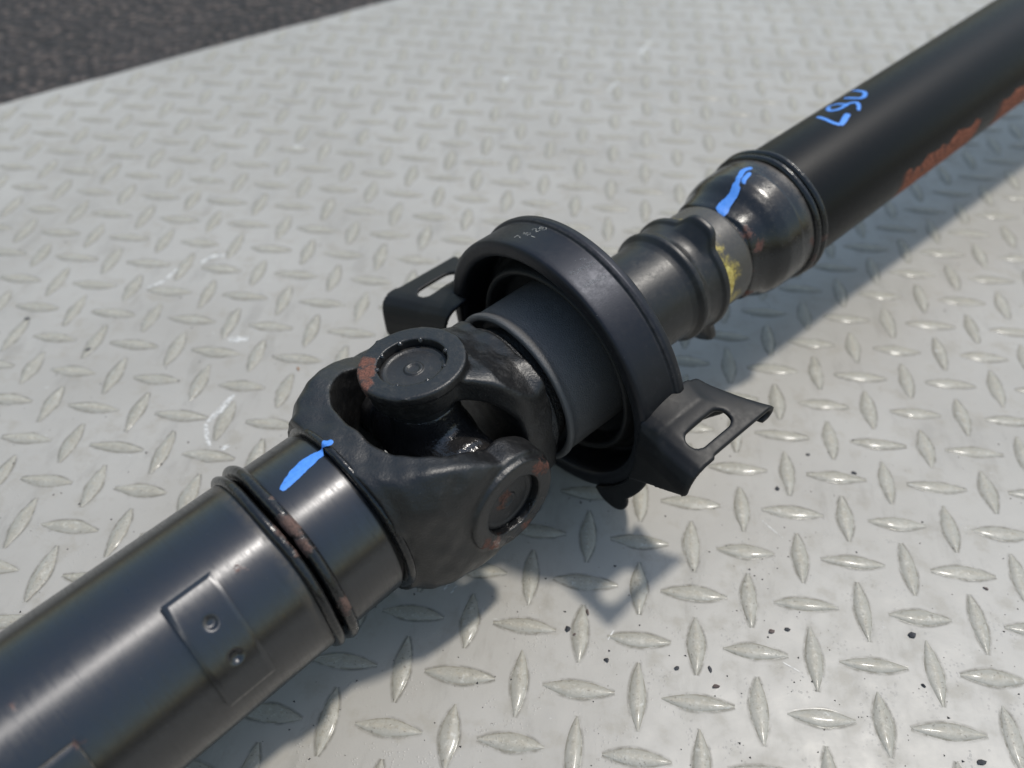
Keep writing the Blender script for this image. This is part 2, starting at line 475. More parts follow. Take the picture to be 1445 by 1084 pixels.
# sleeve between the weld and the yoke
prof = fillet([(-3.1, 1.44), (-3.1, 1.50), (-2.14, 1.50), (-2.08, 1.44), (-2.0, 1.40)], 0.03)
sleeve = mesh_obj("tube_sleeve", *lathe(prof, 160), m_sleeve, root, MF)
def lipmod(ss, rr, th, i): return ss + 0.02 * math.sin(2 * th + 1), rr + 0.015 * math.cos(th - R(LA(-60)))
mesh_obj("weld_ring", *lathe(ring_profile(-1.99, 1.50, 0.07, 0.095), 160, lipmod, closed=True), m_ring, sleeve)
rs = lambda s: 1.50 if s < -2.10 else 1.50 + min(0.10, (s + 2.10) * 1.6)
V, F = ribbon([(-2.93, 87.5), (-2.7, 90.5), (-2.4, 93), (-2.12, 92.4), (-1.98, 92.6), (-1.90, 92.6)], lambda u: 0.105 + 0.10 * math.sin(math.pi * min(1, u * 1.25)) ** 1.2, rs, 0.008, 0.5, 0.06, 3)
mesh_obj("paint_mark", V, F, BLUE, sleeve)

# ------------------------------------------------------------------ universal joint yokes
JC = -0.15                                                              # joint centre along the rear axis
Jc = J + A_R * JC
def yoke_sdf(U_end, gap, d, ear_r, bore_r, base_x0, base_x1, base_r, w_pts, waist, seed, zmax=None):
    xs, ws = zip(*w_pts)
    def f(x, y, z):
        ay = np.abs(y)
        wmax = np.interp(x, xs, ws)
        # silhouette across the trunnion: round cone from the ear back to the base
        t = np.clip(x / base_x0, 0, 1)
        rad = waist + (base_r - waist) * (t if zmax is None else t * t * (3 - 2 * t)) + (0.19 * np.sin(np.pi * t) if zmax is None else 0)
        side = np.hypot(x - np.clip(x, 0, base_x0), z) - rad
        body = smax(side, ay - wmax, 0.045)
        # rounded arm backs
        body = smax(body, np.hypot(ay, z * 0.92) - np.interp(x, xs, [q + 0.17 for q in ws]), 0.08)
        base = np.maximum(np.hypot(y, z) - base_r, np.maximum(base_x0 - 0.25 - x, x - base_x1))
        body = smin(np.maximum(body, x - base_x1), base, 0.15)
        rr = min(gap * 0.85, 0.95)
        qx = np.maximum(x - (U_end - rr), 0); qy = np.maximum(ay - (gap - rr), 0)
        gp = np.hypot(qx, qy) - rr
        gp = np.where((x < U_end - rr) & (ay < gap - rr), -rr, gp)
        body = smax(body, -gp, 0.07)
        ear = np.maximum(np.hypot(x, z) - ear_r, np.maximum(ay - d, gap + 0.05 - ay))
        ear = np.minimum(smax(np.hypot(x, z) - ear_r, np.maximum(ay - d, d - 0.20 - ay), 0.05), smax(np.hypot(x, z) - ear_r + 0.09, np.maximum(ay - d + 0.1, gap + 0.02 - ay), 0.07))
        o = smin(body, ear, 0.06)
        o = np.maximum(o, -(np.maximum(np.hypot(x, z) - bore_r, gap * 0.5 - ay)))
        n = 0.012 * np.sin(7 * x + seed) * np.sin(6 * z + 2 * seed) + 0.010 * np.sin(13 * x + 3) * np.sin(11 * y + seed) * np.sin(12 * z)
        n = n * (np.hypot(x, z) > ear_r)
        return o + n
    return f
def g_dir(axis, th):
    right = axis.cross(Vector((0, 0, 1))).normalized(); up = right.cross(axis)
    return right * math.cos(R(th)) + up * math.sin(R(th))
def yoke_frame(xdir, ydir):
    x = xdir.normalized(); y = (ydir - x * ydir.dot(x)).normalized(); z = x.cross(y)
    m = Matrix.Identity(4)
    for i in range(3):
        m[i][0] = x[i]; m[i][1] = y[i]; m[i][2] = z[i]; m[i][3] = Jc[i] * U
    return m
TF = g_dir(A_F, 3.0); TR = g_dir(A_R, 98.0)
YF = yoke_frame(-A_F, TF); YR = yoke_frame(A_R, TR)
D_F, D_R = 1.98, 1.86

def mat_ear(name, rust, wet):
    return black_paint(name, 0.40, base=(0.0065, 0.0065, 0.0068), dust=0.36, bumpy=0.07, fine=26, spec=0.62, speck=0.4, dustcol=(0.075, 0.07, 0.064), rust=rust, wet=wet)
# where the rust patches sit is found from the photograph's view of each ear face
m_fy = mat_ear("black_forged_front_yoke", [(-0.58, D_F, 0.42, 0.13), (-0.76, D_F, 0.30, 0.10), (0.52, D_F, -0.56, 0.13), (0.66, D_F, -0.36, 0.08), (-0.2, D_F, -0.72, 0.07)],
               [(0.35, D_F, -0.55, 0.2), (0.0, D_F, -0.62, 0.16), (-0.45, D_F, -0.5, 0.16)])
m_ry = mat_ear("black_forged_rear_yoke", [(-0.66, D_R, -0.34, 0.17), (-0.80, D_R, -0.12, 0.13), (-0.50, D_R, -0.58, 0.13), (-0.62, D_R - 0.1, -0.55, 0.12)], None)
front_yoke = sdf_obj("front_yoke", yoke_sdf(1.30, 1.36, D_F, 0.87, 0.565, 1.62, 1.86, 1.45,
                     [(-1, 1.82), (0.0, 1.90), (0.7, 1.90), (1.2, 1.82), (1.55, 1.66), (1.72, 1.50), (1.85, 1.45), (2.3, 1.45)], 0.95, 1.0),
                     (-1.05, -2.15, -1.75), (2.1, 2.15, 1.75), 0.029, m_fy, root, RI @ YF, relax=1)
rear_yoke = sdf_obj("rear_yoke", yoke_sdf(1.00, 1.28, D_R, 0.89, 0.565, 1.22, 1.62, 1.30,
                    [(-1, 1.66), (0.0, 1.68), (0.5, 1.68), (0.85, 1.60), (1.15, 1.42), (1.4, 1.32), (2.3, 1.3)], 0.70, 2.3, 1),
                    (-1.05, -2.0, -1.5), (1.75, 2.0, 1.5), 0.029, m_ry, root, RI @ YR, relax=1)

def cap(parent, d, sgn, mat):
    """bearing cap pressed into an ear: a dished disc with a centre dimple, set below the face, and a retaining ring"""
    dd = d - 0.15
    prof = [(dd - 0.75, 0.50), (dd - 0.72, 0.57), (dd - 0.02, 0.57), (dd, 0.55), (dd + 0.005, 0.49), (dd - 0.02, 0.45), (dd - 0.022, 0.17), (dd + 0.008, 0.145), (dd + 0.008, 0.115), (dd - 0.02, 0.085), (dd - 0.022, 0.0)]
    V, F = lathe(fillet(prof, 0.015, 2), 72)
    V = [(-v[1] * sgn, sgn * v[0], v[2]) for v in V]
    return mesh_obj("bearing_cap", V, F, mat, parent)
m_capr = black_paint("dark_bearing_cap", 0.4, base=(0.02, 0.0195, 0.019), dust=0.6, bumpy=0.06, fine=24, spec=0.5, dustcol=(0.08, 0.072, 0.06), speck=0.4)
m_capf = black_paint("dark_bearing_cap_rusty", 0.42, base=(0.018, 0.0175, 0.018), dust=0.5, bumpy=0.06, fine=24, spec=0.5, dustcol=(0.08, 0.072, 0.066),
                     rust=[(0.06, D_F - 0.15, 0.14, 0.12), (0.14, D_F - 0.15, 0.02, 0.09)], rustcol=(0.11, 0.05, 0.033))
for sg in (1, -1):
    cap(rear_yoke, D_R, sg, m_capr); cap(front_yoke, D_F, sg, m_capf)
# staking marks punched over the edge of the top bore
def stake(parent, d, ang, mat):
    V, F = [], []
    n = 8
    for i in range(n + 1):
        for k in range(10):
            a = math.pi / 2 * i / n; b = 2 * math.pi * k / 10
            V.append((0.05 * math.cos(b) * math.cos(a) + 0.565 * math.cos(ang), d - 0.05 + 0.06 * math.sin(a), 0.05 * math.sin(b) * math.cos(a) + 0.565 * math.sin(ang)))
    for i in range(n):
        for k in range(10): F.append((i * 10 + k, i * 10 + (k + 1) % 10, (i + 1) * 10 + (k + 1) % 10, (i + 1) * 10 + k))
    mesh_obj("staking_mark", V, F, mat, parent, sharp=0)
for a in (-150, -115, -75, -40, 20, 60, 100, 150): stake(rear_yoke, D_R, R(a), m_cross)

# the cross between the yokes
def cross_obj():
    mX = Matrix.Identity(4)
    x = TR - A_R * TR.dot(A_R); x.normalize(); y = TF - x * TF.dot(x); y.normalize(); zc = x.cross(y)
    for i in range(3):
        mX[i][0] = x[i]; mX[i][1] = y[i]; mX[i][2] = zc[i]; mX[i][3] = Jc[i] * U
    def f(X, Y, Z):
        body = np.sqrt(X ** 2 + Y ** 2 + (Z * 1.02) ** 2) - 0.80
        a = np.maximum(np.hypot(Y, Z) - np.interp(np.abs(X), [0, .6, .85, .87, 1.05, 1.07, 1.3], [.64, .62, .60, .60, .58, .50, .48]), np.abs(X) - 1.4)
        b = np.maximum(np.hypot(X, Z) - np.interp(np.abs(Y), [0, .6, .85, .87, 1.05, 1.07, 1.3], [.64, .62, .60, .60, .58, .50, .48]), np.abs(Y) - 1.4)
        return smin(smin(body, a, 0.15), b, 0.15)
    c = sdf_obj("joint_cross", f, (-1.5, -1.5, -0.9), (1.5, 1.5, 0.9), 0.045, m_cross, root, RI @ mX)
    # grease nipple boss
    return c
cross_obj()

# ------------------------------------------------------------------ centre bearing
prof = fillet([(1.15, 1.24), (1.22, 1.30), (1.55, 1.33), (1.62, 1.22), (1.8, 1.2)], 0.04)
mesh_obj("cast_ring", *lathe(prof, 140), m_castring, root, MR)
prof = fillet([(1.95, 1.10), (1.95, 1.28), (1.72, 1.38), (1.66, 1.40), (1.635, 1.46), (1.655, 1.52), (1.72, 1.535), (1.80, 1.50), (1.86, 1.49), (3.15, 1.49), (3.15, 1.2)], 0.05)
mesh_obj("dust_cover", *lathe(prof, 160), m_matte, root, MR)
# outer cup with rolled front lip
prof = fillet([(3.33, 1.25), (3.34, 2.50), (3.29, 2.66), (3.16, 2.685), (3.10, 2.66), (3.085, 2.615), (2.46, 2.615), (2.37, 2.60), (2.335, 2.53), (2.34, 2.38), (2.38, 2.30), (2.50, 2.27), (3.12, 2.25), (3.2, 2.1), (3.22, 1.3)], 0.035)
housing = mesh_obj("bearing_housing", *lathe(prof, 192), m_housing, root, MR)
prof = fillet([(3.18, 2.2), (2.98, 2.12), (2.92, 1.99), (2.68, 1.93), (2.62, 1.90), (2.60, 1.86), (2.64, 1.80), (2.74, 1.78), (3.0, 1.74), (3.1, 1.55), (3.15, 1.35)], 0.05)
mesh_obj("rubber_insert", *lathe(prof, 160), m_dark, housing)

# stamped figures and scuffs on the cup
def mat_scuff(name, col, dens, rough=0.7):
    m = Mat(name); o = m.obj(); n = m.noise(o, 26, 4, 0.7)
    m.p(Base_Color=col, Roughness=rough, Alpha=m.math('MULTIPLY', m.step(n, 0.36, 0.66), dens))
    return m.m
m_stamp = mat_scuff("pale_stamped_ink", (0.30, 0.30, 0.28), 0.75)
m_scuff = mat_scuff("grey_scuff", (0.16, 0.165, 0.175), 0.55)
rh = lambda s: 2.617
GL = {'7': [[(0, 1), (0.7, 1), (0.25, 0)]], '8': [[(0.35, 0.5), (0.05, 0.75), (0.35, 1), (0.65, 0.75), (0.35, 0.5), (0, 0.22), (0.35, 0), (0.7, 0.22), (0.35, 0.5)]],
      '2': [[(0.05, 0.8), (0.35, 1), (0.65, 0.75), (0.3, 0.35), (0.0, 0.0), (0.7, 0.0)]], '1': [[(0.35, 1), (0.35, 0)]]}
def stamp(ch, s, th, size):
    for st in GL[ch]:
        pts = [(s + (u * 0.0) + size * (u - 0.35) * 0.8, th + math.degrees(size * (v - 0.5) / 2.6)) for u, v in st]
        V, F = ribbon(pts, 0.028, rh, 0.003, 0.6, 0.1, 5)
        mesh_obj("stamped_figure", V, F, m_stamp, housing)
for ch, s, th in (('7', 2.60, 106.9), ('8', 2.76, 106.2), ('2', 2.92, 105.2), ('8', 3.02, 103.6)): stamp(ch, s, th, 0.15)
stamp('1', 2.74, 102.0, 0.11)
for pts, w_ in (([(2.50, 77.5), (2.72, 76.3), (2.88, 76.6), (3.02, 75.6)], 0.085), ([(2.52, 70.5), (2.74, 70.0), (2.90, 69.4), (3.0, 69.6)], 0.08), ([(2.86, 80), (2.95, 79.0)], 0.05)):
    V, F = ribbon(pts, w_, rh, 0.003, 0.4, 0.2, 8); mesh_obj("scuff_mark", V, F, m_scuff, housing)

# ------------------------------------------------------------------ support bracket (angles and sides in the local frame: local y is to the left)
def bracket_sdf(X, Y, Z):
    yr = -Y                                            # to the right
    r = np.hypot(yr, Z); ang = np.degrees(np.arctan2(Z, yr))
    strap = np.maximum(np.abs(r - 2.67) - 0.05, np.abs(X - 2.82) - 0.30)
    an = np.where(ang > 90, ang - 360, ang)            # -270 .. 90
    strap = np.maximum(strap, np.maximum(an - 10, -205 - an) * 0.045)
    def poly(px, pz, pts):
        d = None
        for (a0, b0), (a1, b1) in zip(pts[:-1], pts[1:]):
            ux, uz = a1 - a0, b1 - b0
            t = np.clip(((px - a0) * ux + (pz - b0) * uz) / (ux * ux + uz * uz), 0, 1)
            q = np.hypot(px - a0 - t * ux, pz - b0 - t * uz)
            d = q if d is None else np.minimum(d, q)
        return d
    def wing(c, s0, s1, z0, slope, c_in, c_out, slot, hemr, fl0, flk, sweep, corner, fs, camber):
        dc = np.clip(c_out - c, 0, 3)
        t = np.clip((X - s0) / (s1 - s0), 0, 1)
        sx = X - fs * dc * (1 - t) + sweep * dc * t
        q = np.clip((sx - s0 - 0.2) / (s1 - s0 - 0.2), 0, 1)
        h = Z - (z0 - slope * (c - c_out)) + camber * np.clip(dc, 0, 1) * (2 * q - 1) ** 2      # falls away outwards from its root on the cup, slightly domed
        pts = [(s0 - 0.12, -2.4), (s0 - 0.02, -0.42), (s0 + 0.03, -0.25), (s0 + 0.13, -0.10), (s0 + 0.28, -0.02), (s0 + 0.45, 0.0), (s1 - 0.16, 0.0)]
        pts += [(s1 - 0.16 + hemr * math.sin(R(a)), -hemr + hemr * math.cos(R(a))) for a in (30, 60, 90, 120, 150, 180, 210)]
        d = poly(sx, h, pts) - 0.05
        wall = poly(sx, h, [(s1 - 0.16, 0.0), (s1 - 0.06, -0.06), (s1 - 0.03, -0.2), (s1 - 0.03, -1.6)]) - 0.05      # rear web, deeper towards the cup
        d = np.minimum(d, np.maximum(wall, (z0 - 0.05 - 1.15 * (c_out - 0.30 - c)) - Z))
        co = c_out + np.where(X < s0 + 0.62, 0.05, 0.0)
        bot = z0 - fl0 - flk * np.minimum(c_out - c, 1.6)                 # lower edge of the hanging front flange
        d = np.maximum(d, np.where(sx < s0 + 0.5, bot - Z, -1))
        d = np.maximum(d, np.maximum(c - co, c_in - c))
        if corner:                                         # rounded outer front corner
            qx = np.maximum(s0 + corner - X, 0); qc = np.maximum(c - (c_out - corner), 0)
            d = np.maximum(d, np.where((qx > 0) & (qc > 0), np.hypot(qx, qc) - corner, -1))
        (sa, sb, ca, cb) = slot
        cc = (ca + cb) / 2; rr = (cb - ca) / 2
        ss = np.clip(X, sa + rr, sb - rr)
        hole = np.hypot(X - ss, c - cc) - rr
        return np.where(h > -0.22, smax(d, -hole, 0.03), d)
    wr = wing(yr, 2.12, 4.33, 0.50, 0.22, 2.35, 3.66, (2.58, 3.52, 3.10, 3.45), 0.13, 0.45, 0.62, 0.62, 0, 0.10, 0.16)
    wl_ = wing(-yr, 1.28, 3.50, -0.20, 0.33, 2.05, 3.90, (1.95, 2.95, 2.98, 3.40), 0.10, 0.55, 0.75, 0.20, 0.35, 0.42, 0.10)
    tab = np.maximum(np.abs(X - 2.30) - 0.05, np.hypot(yr - 1.95, Z + 1.76) - 0.43)
    tab2 = np.maximum(np.abs(X - 2.30) - 0.05, np.maximum(np.maximum(r - 2.85, 2.4 - r), np.abs(an + 28) * 0.045 - 0.7))
    # web joins the strap to the wing's front flange
    o = smin(strap, wr, 0.5); o = smin(o, wl_, 0.30)
    o = smin(o, np.minimum(tab, tab2), 0.10)
    o = np.maximum(o, np.where(X > 2.36, -(r - 2.53), -(r - np.where(yr < 0, 2.12, 2.53))))   # nothing inside the cup
    return o
bracket = sdf_obj("support_bracket", bracket_sdf, (1.0, -4.0, -3.1), (4.7, 4.1, 1.6), 0.035, m_bracket, root, MR, relax=1)

# ------------------------------------------------------------------ rubber boot
LOBES = (LA(78), LA(-62), LA(-162))
def boot_mod(s, r, th, i):
    k = max(0.0, min(1.0, (s - 5.92) / 0.28)); k = k * k * (3 - 2 * k)
    b = 0
    for l in LOBES:
        d = (math.degrees(th) - l + 180) % 360 - 180
        b += (1.5 if l == LOBES[1] else 1.0) * math.exp(-(abs(d) / 17) ** 4)
    return s + 0.10 * k * b, r + k * 0.25 * b
prof = fillet([(3.3, 1.32), (3.5, 1.20), (3.8, 1.10), (4.4, 1.055), (5.05, 1.06), (5.36, 1.065), (5.48, 1.10), (5.56, 1.19), (5.64, 1.205), (5.72, 1.165), (5.78, 1.15), (6.0, 1.155), (6.12, 1.165), (6.17, 1.225), (6.27, 1.235), (6.31, 1.21), (6.29, 1.14), (6.1, 1.10), (5.9, 1.05)], 0.025, 3)
mesh_obj("rubber_boot", *lathe(prof, 200, boot_mod), m_rubber, root, MR)
# lock nut
def nut_mod(s, r, th, i): return s, r
prof = fillet([(6.0, 0.99), (6.34, 0.99), (6.36, 1.07), (6.42, 1.085), (7.10, 1.09), (7.20, 1.05), (7.22, 0.9)], 0.03)
nut = mesh_obj("lock_nut", *lathe(prof, 140, nut_mod), m_nut, root, MR)
m_brass = Mat("yellow_zinc_plate"); _n = m_brass.noise(m_brass.obj(), 8, 4, 0.65)
m_brass.p(Base_Color=m_brass.mix(m_brass.step(_n, 0.35, 0.65), (0.40, 0.30, 0.06), (0.70, 0.58, 0.20)), Metallic=0.6, Roughness=0.36); m_brass = m_brass.m
V, F = [], []
# thin pressed tongue of the yellow lock washer, folded up over the nut
n = 14
for j, rad in enumerate((1.08, 1.125)):
    for i in range(n + 1):
        for k in range(6):
            u = i / n; t = -6 + 42 * u; a = R(LA(t))
            prof_w = 0.06 + 0.30 * math.sin(math.pi * (0.03 + 0.94 * u)) ** 0.35 * (0.55 + 0.45 * u)
            s = 6.24 + prof_w * k / 5
            V.append((s, rad * math.cos(a), rad * math.sin(a)))
N = (n + 1) * 6
for j in range(2):
    for i in range(n):
        for k in range(5):
            F.append((j * N + i * 6 + k, j * N + i * 6 + k + 1, j * N + (i + 1) * 6 + k + 1, j * N + (i + 1) * 6 + k))
for i in range(n):
    for k in (0, 5): F.append((i * 6 + k, (i + 1) * 6 + k, N + (i + 1) * 6 + k, N + i * 6 + k))
mesh_obj("lock_tab", V, F, m_brass, nut)

# ------------------------------------------------------------------ neck of the rear tube
def neck_mod(s, r, th, i):
    k = max(0.0, min(1.0, (7.95 - s) / 0.6))
    q = (0.5 + 0.5 * math.cos(4 * (th - R(LA(54))))) ** 1.6       # four pressed corners at the mouth
    return s + 0.05 * k * q, r * (1 + 0.085 * k * q)
prof = fillet([(6.9, 0.95), (7.16, 1.0), (7.2, 1.06), (7.36, 1.09), (7.6, 1.18), (7.8, 1.31), (8.0, 1.385), (8.3, 1.40), (8.38, 1.405), (8.42, 1.395), (8.78, 1.395), (8.85, 1.34)], 0.06)
neck = mesh_obj("tube_neck", *lathe(prof, 192, neck_mod), m_neck, root, MR)
rn = lambda s: float(np.interp(s, [6.9, 7.16, 7.2, 7.36, 7.6, 7.8, 8.0, 8.3], [0.97, 1.02, 1.055, 1.095, 1.195, 1.305, 1.38, 1.40]))
V, F = ribbon([(7.16, 86), (7.4, 89), (7.7, 91.5), (7.86, 93)], lambda u: 0.30 - 0.05 * u + 0.04 * math.sin(9 * u), rn, 0.022, 0.75, 0.05, 4)
mesh_obj("paint_mark", V, F, BLUE, neck)
V, F = ribbon([(7.84, 94), (8.05, 98.5), (8.28, 101.5), (8.46, 99)], lambda u: 0.10 + 0.03 * u, rn, 0.012, 0.6, 0.06, 5)
mesh_obj("paint_mark", V, F, BLUE, neck)
V, F = ribbon([(7.93, 90), (8.1, 93.5), (8.28, 95)], lambda u: 0.10, rn, 0.012, 0.5, 0.08, 6)
mesh_obj("paint_mark", V, F, BLUE, neck)

# ------------------------------------------------------------------ rear tube
prof = fillet([(9.1, 1.25), (9.15, RR), (33.0, RR), (33.0, 0.0)], 0.02)
rear_tube = mesh_obj("rear_tube", *lathe(prof, 160), m_rear, root, MR)
for s, r, a, b in ((8.87, 1.385, 0.085, 0.095), (9.06, 1.385, 0.085, 0.115)):
    def wav2(ss, rr, th, i, s=s): return ss + 0.012 * math.sin(4 * th + s * 3), rr + 0.008 * math.sin(7 * th + s)
    mesh_obj("weld_ring", *lathe(ring_profile(s, r, a, b), 160, wav2, closed=True), m_ring, rear_tube)
rt = lambda s: RR
LETTERS = [([(11.30, 115.9), (11.14, 96.6), (11.16, 86.9)], 0.09), ([(11.15, 86.5), (11.39, 89.6), (11.66, 93.3)], 0.12),
           ([(11.93, 89.5), (12.13, 95.0), (12.22, 100.0), (12.14, 104.5), (11.96, 105.1), (11.76, 106.0), (11.66, 111.0), (11.78, 118.0), (11.98, 122.0), (12.06, 117.0), (12.05, 108.5), (12.10, 103.5)], 0.085),
           ([(13.00, 126), (12.89, 115.2), (12.78, 106.0), (12.58, 101.5), (12.44, 103.0), (12.42, 113.0), (12.45, 119)], 0.085)]
for i, (pts, wd) in enumerate(LETTERS):
    V, F = ribbon(pts, lambda u: wd * (0.85 + 0.3 * math.sin(2.6 * u)), rt, 0.006 + 0.002 * i, 0.7, 0.07, 20 + i)
    mesh_obj("painted_letter", V, F, BLUE, rear_tube)

# ------------------------------------------------------------------ tread plate
def mat_plate(name, bar=False):
    m = Mat(name)
    g = m.n.new("ShaderNodeNewGeometry"); sc = m.n.new("ShaderNodeVectorMath"); sc.operation = 'SCALE'
    m.link(g.outputs["Position"], sc.inputs[0]); sc.inputs["Scale"].default_value = 1 / U
    o = sc.outputs[0]; m._obj = o
    big = m.noise(o, 0.22, 4, 0.6); mid = m.noise(o, 1.6, 5, 0.62); fin = m.noise(o, 13, 4, 0.6)
    ora = m.noise(o, 3.2, 3, 0.5)
    stain = m.math('MULTIPLY', m.step(mid, 0.50, 0.70), 0.62)
    if not bar:
        base = m.mix(m.step(big, 0.3, 0.7), (0.328, 0.309, 0.276), (0.374, 0.355, 0.322))
        col = m.mix(stain, base, (0.29, 0.268, 0.225))
        d = m.step(m.noise(o, 40, 2, 0.5), 0.66, 0.74)
        col = m.mix(m.math('MULTIPLY', d, m.step(mid, 0.5, 0.65, 0, 0.30)), col, (0.16, 0.14, 0.12))
        sm = m.noise(m.scale(o, (0.9, 0.28, 1.0)), 1.6, 5, 0.68)
        col = m.mix(m.step(sm, 0.52, 0.70, 0.0, 0.42), col, (0.235, 0.222, 0.195))
        white = m.math('MULTIPLY', m.step(m.noise(m.scale(o, (1.0, 2.2, 1)), 1.3, 6, 0.75), 0.665, 0.70), 0.35)
        col = m.mix(white, col, (0.6, 0.59, 0.56))
        rg = m.step(mid, 0.3, 0.7, 0.38, 0.52)
    else:
        at = m.n.new("ShaderNodeAttribute"); at.attribute_name = "foot"; ft = at.outputs["Fac"]
        n6 = m.noise(o, 6, 5, 0.7); n3 = m.noise(o, 2.1, 3, 0.6)
        base = m.mix(m.step(mid, 0.3, 0.7), (0.295, 0.281, 0.238), (0.34, 0.326, 0.285))
        wear = m.math('MULTIPLY', m.step(ft, 0.55, 0.05), m.step(n6, 0.40, 0.60))
        col = m.mix(m.math('MULTIPLY', wear, 0.65), base, (0.36, 0.325, 0.26))
        pale = m.math('MULTIPLY', m.step(n6, 0.55, 0.66), m.step(n3, 0.5, 0.62))
        col = m.mix(m.math('MULTIPLY', pale, 0.6), col, (0.55, 0.54, 0.50))
        dk = m.math('MULTIPLY', m.step(ft, 0.72, 1.0, 0.0, 0.75), m.step(n6, 0.36, 0.60))
        col = m.mix(dk, col, (0.165, 0.148, 0.11))
        n14 = m.noise(o, 15, 4, 0.72)
        col = m.mix(m.step(n14, 0.54, 0.68, 0.0, 0.5), col, (0.225, 0.205, 0.16))
        col = m.mix(m.math('MULTIPLY', m.step(n14, 0.46, 0.34), m.step(ft, 0.7, 0.2, 0.0, 0.55)), col, (0.52, 0.49, 0.42))
        sp = m.step(m.noise(o, 22, 2, 0.5), 0.66, 0.72)
        col = m.mix(m.math('MULTIPLY', sp, 0.6), col, (0.12, 0.10, 0.085))
        al = m.math('MULTIPLY', m.step(ft, 1.02, 1.75, 0.9, 0.0), m.step(n3, 0.38, 0.62, 0.05, 0.6))
        al = m.mixf(m.step(ft, 1.0, 1.04), 1.0, al)
        m.p(Alpha=al)
        rg = m.step(n6, 0.3, 0.7, 0.36, 0.62)
    h = m.math('ADD', m.math('MULTIPLY', m.noise(o, 0.9, 2, 0.5), 1.0), m.math('ADD', m.math('MULTIPLY', ora, 0.12), m.math('MULTIPLY', fin, 0.05)))
    # droplet-like pimples in the lacquer, here and there
    v = m.voronoi(o, 15); pim = m.math('MULTIPLY', m.step(v, 0.10, 0.32, 1, 0), m.step(m.noise(o, 1.4, 3, 0.6), 0.50, 0.62))
    h = m.math('ADD', h, m.math('MULTIPLY', pim, 0.30))
    m.p(Base_Color=col, Roughness=rg, Specular_IOR_Level=0.35, Coat_Weight=0.10 if bar else 0.22, Coat_Roughness=0.11)
    if bar: h = m.math('ADD', h, m.math('MULTIPLY', m.noise(o, 15, 4, 0.7), 0.28))
    m.p(Normal=m.bump(h, 0.32, 0.07))
    return m.m
m_plate = mat_plate("grey_floor_paint"); m_bar = mat_plate("worn_bar_paint", True)

RAT = 1.03
Rw = Matrix(CAM_R)
def to_px(p):
    c = Rw @ (Vector(p) - CAM_C)
    return (CAM_F * c.x / c.z + 722.5, CAM_F * c.y / c.z + 542) if c.z > 0 else (-9999, -9999)
# outline: a wavy left edge towards the asphalt, the other edges out of view
edge = [(-30, 7.6), (-26.5, 10.6), (-21.66, 15.04), (-18.97, 17.62), (-15.2, 21.24), (-10.52, 25.72), (-6, 29.8), (2, 36.8), (10, 43.5)]
def edge_pts():
    out = []
    for (a, b), (c, d) in zip(edge[:-1], edge[1:]):
        n = 14
        for k in range(n):
            t = k / n; x = a + (c - a) * t; y = b + (d - b) * t
            w_ = 0.10 * mnoise.noise(Vector((x * 0.5, y * 0.5, 0))) + 0.05 * mnoise.noise(Vector((x * 1.4, y * 1.4, 3)))
            out.append((x - w_ * 0.7, y + w_ * 0.7))
    out.append(edge[-1])
    return out
ep = edge_pts()
outline = [(-30, -14), (34, -14), (34, 43.5)] + ep[::-1]
V = [(x, y, 0.0) for x, y in outline] + [(x, y, -0.22) for x, y in outline]
n = len(outline)
F = [tuple(range(n)), tuple(range(2 * n - 1, n - 1, -1))] + [(i, i + n, (i + 1) % n + n, (i + 1) % n) for i in range(n)]
plate = mesh_obj("tread_plate", V, F, m_plate, None, None, smooth=False)
tag(plate, "grey painted steel checker plate with raised lozenge bars under the shaft", "metal plate")

def bar_mesh(seed, L=1.15, W=0.285, H=0.031):
    """one raised lozenge; the third value kept per point tells the crest (0), the foot (1) and the thin grimy skirt round it (2)"""
    r_ = random.Random(seed)
    L *= r_.uniform(0.94, 1.05); W *= r_.uniform(0.88, 1.10); H *= r_.uniform(0.8, 1.15)
    nu = 16
    prof = [(-1.0, 0.05, 1.0), (-0.88, 0.30, 0.9), (-0.62, 0.66, 0.6), (-0.22, 0.95, 0.2), (0.0, 1.0, 0.0), (0.22, 0.93, 0.2), (0.62, 0.64, 0.6), (0.88, 0.30, 0.9), (1.0, 0.05, 1.0)]
    V, F, E = [], [], []
    bend = r_.uniform(-0.02, 0.02); pl, pr = r_.uniform(0, 6), r_.uniform(0, 6); cr = r_.uniform(-0.18, 0.18)
    for i in range(nu + 1):
        u = -1 + 2 * i / nu
        w_ = (1 - abs(u) ** 1.8) * W / 2 + 0.006
        hh = H * (1 - abs(u) ** 2.6) * r_.uniform(0.94, 1.05) + 0.001
        jl, jr = 1 + 0.05 * math.sin(3.1 * u + pl), 1 + 0.05 * math.sin(3.7 * u + pr)
        off = bend * (1 - u * u)
        row = [(-1.0, -0.7, 2.0)] + [(0, 0, 0)] * 0
        pts = []
        for v, z, e in prof:
            vv = v * (jl if v < 0 else jr)
            if abs(v) < 0.5: vv += cr * 0.5
            pts.append((u * L / 2, vv * w_ + off, z * hh, e))
        sk = 0.075
        a, b = pts[0], pts[-1]
        pts = [(a[0] * 1.04, a[1] - sk, 0.0025, 2.0), (a[0] * 1.01, a[1] - 0.012, 0.0035, 1.1)] + pts + [(b[0] * 1.01, b[1] + 0.012, 0.0035, 1.1), (b[0] * 1.04, b[1] + sk, 0.0025, 2.0)]
        for x, y, z, e in pts: V.append((x, y, z)); E.append(e)
    m_ = len(prof) + 4
    for i in range(nu):
        for k in range(m_ - 1): F.append((i * m_ + k, i * m_ + k + 1, (i + 1) * m_ + k + 1, (i + 1) * m_ + k))
    return V, F, E
def set_foot(me, E):
    at = me.attributes.new("foot", 'FLOAT', 'POINT'); at.data.foreach_set("value", E)
bar_shapes = [bar_mesh(100 + k) for k in range(14)]
